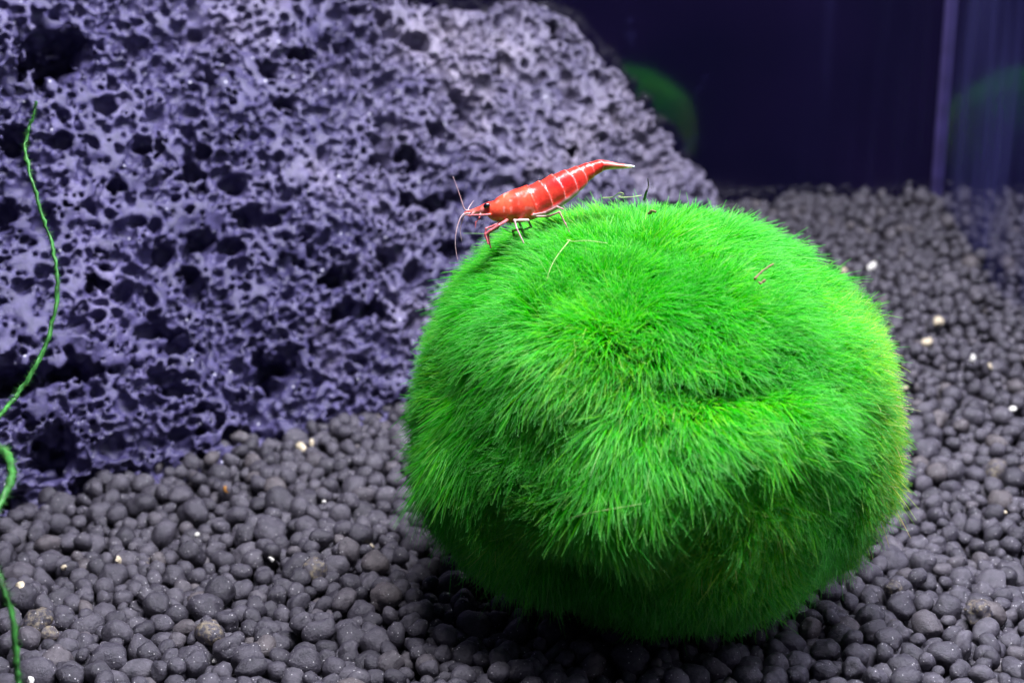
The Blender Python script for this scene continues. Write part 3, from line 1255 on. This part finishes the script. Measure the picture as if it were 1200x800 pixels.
ed, ef = blob_dirs[3]
for sgn in (1, -1):
    c = zp(279, 378, 0.105 * sgn)
    shrimp_part('eye', ed * np.array([0.050, 0.036, 0.034]) @ np.array([[math.cos(.4), math.sin(.4), 0], [-math.sin(.4), math.cos(.4), 0], [0, 0, 1]]) + c, ef, M_EYE)
ants = [([(185, 400, .03), (160, 395, .06), (140, 340, .10), (120, 280, .14), (99, 224, .16)], .0105, .003),
        ([(190, 415, .03), (150, 425, .08), (128, 470, .12), (114, 530, .14), (112, 600, .15), (126, 682, .15)], .0095, .003),
        ([(190, 402, -.03), (178, 390, -.06), (192, 362, -.12), (206, 340, -.16)], .009, .003),
        ([(200, 412, -.02), (160, 420, -.10), (142, 450, -.2), (132, 500, -.24), (140, 560, -.26)], .008, .003)]
for pts_, r0, r1 in ants:
    P = spline([zp(*q) for q in pts_], 26)
    v, f = tube(P, np.linspace(r0, r1, 26), 6)
    shrimp_part('antenna', v, f, M_ANT)

# ------------------------------------------------------------------ bits of dry plant caught in the moss
def strand(name, pts3, r0, r1, material, label, cat, group=None, n=24, seg=6, wob=0.0):
    P = spline(pts3, n)
    v, f = tube(P, np.linspace(r0, r1, n), seg, wob)
    o0 = P[0].copy()
    o = link(name, py_mesh(name, v - o0, f), material, label=label, cat=cat, group=group)
    o.location = o0
    return o


def moss_pt(px, py, lift_=0.36):
    return ball_hit(px, py, lift_)


strand('dark_stem', [moss_pt(755, 234, .2), at_depth(757, 226, 18.35), at_depth(760, 218, 18.35), at_depth(759, 209, 18.35)], 0.020, 0.008, M_DARK,
       'short black curved stem sticking up from top of moss ball', 'stem')
strand('twig_fragment', [moss_pt(884, 327, .40), moss_pt(893, 318, .44), moss_pt(906, 309, .45)], 0.016, 0.012, M_TWIG,
       'thin straight brown twig fragment caught in the moss ball', 'twig', wob=0.008)
strand('twig_crumb', [moss_pt(888, 331, .42), moss_pt(892, 332, .43), moss_pt(896, 329, .44)], 0.012, 0.020, M_TWIG,
       'small brown crumb under the twig fragment on the moss ball', 'crumb', wob=0.012)
strand('dry_filament', [moss_pt(706, 232, .40), moss_pt(718, 231, .46), at_depth(726, 226, 18.2), at_depth(731, 228, 18.2), at_depth(724, 231, 18.2), moss_pt(738, 231, .46), moss_pt(752, 229, .44)], 0.008, 0.005, M_DRY,
       'pale looped dry filament lying beside the black stem on moss', 'filament', n=40)
strand('dry_filament', [moss_pt(664, 281, .40), moss_pt(672, 283, .47), moss_pt(688, 282, .47), moss_pt(712, 285, .40)], 0.006, 0.004, M_DRY,
       "pale thin filament trailing from the shrimp's rear legs over moss", 'filament')
strand('dry_filament', [moss_pt(668, 281, .42), moss_pt(655, 297, .46), moss_pt(646, 312, .46), moss_pt(640, 330, .40)], 0.006, 0.004, M_DRY,
       'pale thin filament hanging down the moss below the shrimp', 'filament')
strand('dry_filament', [moss_pt(668, 607, .42), moss_pt(690, 601, .50), moss_pt(712, 597, .50), moss_pt(752, 590, .44)], 0.010, 0.005, M_DRY,
       'pale green filament lying above the dark hollow in the moss ball', 'filament')
strand('moss_crumb', [moss_pt(760, 250, .38), moss_pt(764, 247, .42), moss_pt(768, 248, .40)], 0.020, 0.012, M_TWIG,
       'tiny tan crumb on the crown of the moss ball, just below the black stem', 'crumb', wob=0.012)

# ------------------------------------------------------------------ green alga strand hanging in front of the rock
pix = [(42, 118, 19.2), (40, 132, 19.2), (31, 160, 19.2), (31, 185, 19.1), (44, 235, 19.0), (60, 285, 19.0), (67, 330, 18.9), (60, 385, 18.8), (40, 432, 18.6), (14, 470, 18.4), (-12, 500, 17.6),
       (-14, 522, 16.8), (6, 530, 16.2), (14, 556, 15.8), (4, 584, 15.4), (-10, 615, 15.2), (-14, 650, 15.1), (2, 684, 15.0), (14, 720, 15.0), (18, 765, 15.0), (23, 806, 15.0), (32, 830, 15.0)]
P = spline([at_depth(*q) for q in pix], 220)
rad = np.interp(np.linspace(0, 1, 220), [0, .06, .3, .45, .52, .56, .62, .7, .85, 1], [.008, .018, .028, .032, .034, .044, .046, .030, .032, .032])
v, f = tube(P, rad, 9, 0.022, 5)
fv, ff = [], []
al_o = P[-1].copy()
alga = link('alga_strand', py_mesh('alga_strand', v - al_o, f), M_ALGA, label='long wavy green alga strand hanging in front of the lava rock', cat='alga')
alga.location = al_o
off = 0
for k in range(5000):
    t = rng.random() ** 0.9
    i = min(int(t * 218) + 1, 218)
    T = unit(P[i + 1] - P[i - 1])
    dv = rng.normal(size=3)
    dv = unit(dv - T * (dv @ T) * 0.4 + T * 0.5)
    L_ = rng.uniform(0.0, 0.07) + rad[i] * 0.6
    p0 = P[i] + rng.uniform(-0.5, 0.5) * (P[i + 1] - P[i])
    w_ = unit(np.cross(dv, rng.normal(size=3))) * 0.0032
    w2 = np.cross(dv, w_)
    fv += [p0 + w_, p0 - 0.5 * w_ + 0.86 * w2, p0 - 0.5 * w_ - 0.86 * w2, p0 + dv * (rad[i] + L_)]
    ff += [(off, off + 1, off + 3), (off + 1, off + 2, off + 3), (off + 2, off, off + 3)]
    off += 4
link('fuzz', py_mesh('fuzz', np.array(fv) - al_o, ff), M_ALGA, alga, kind='stuff')
print('done')
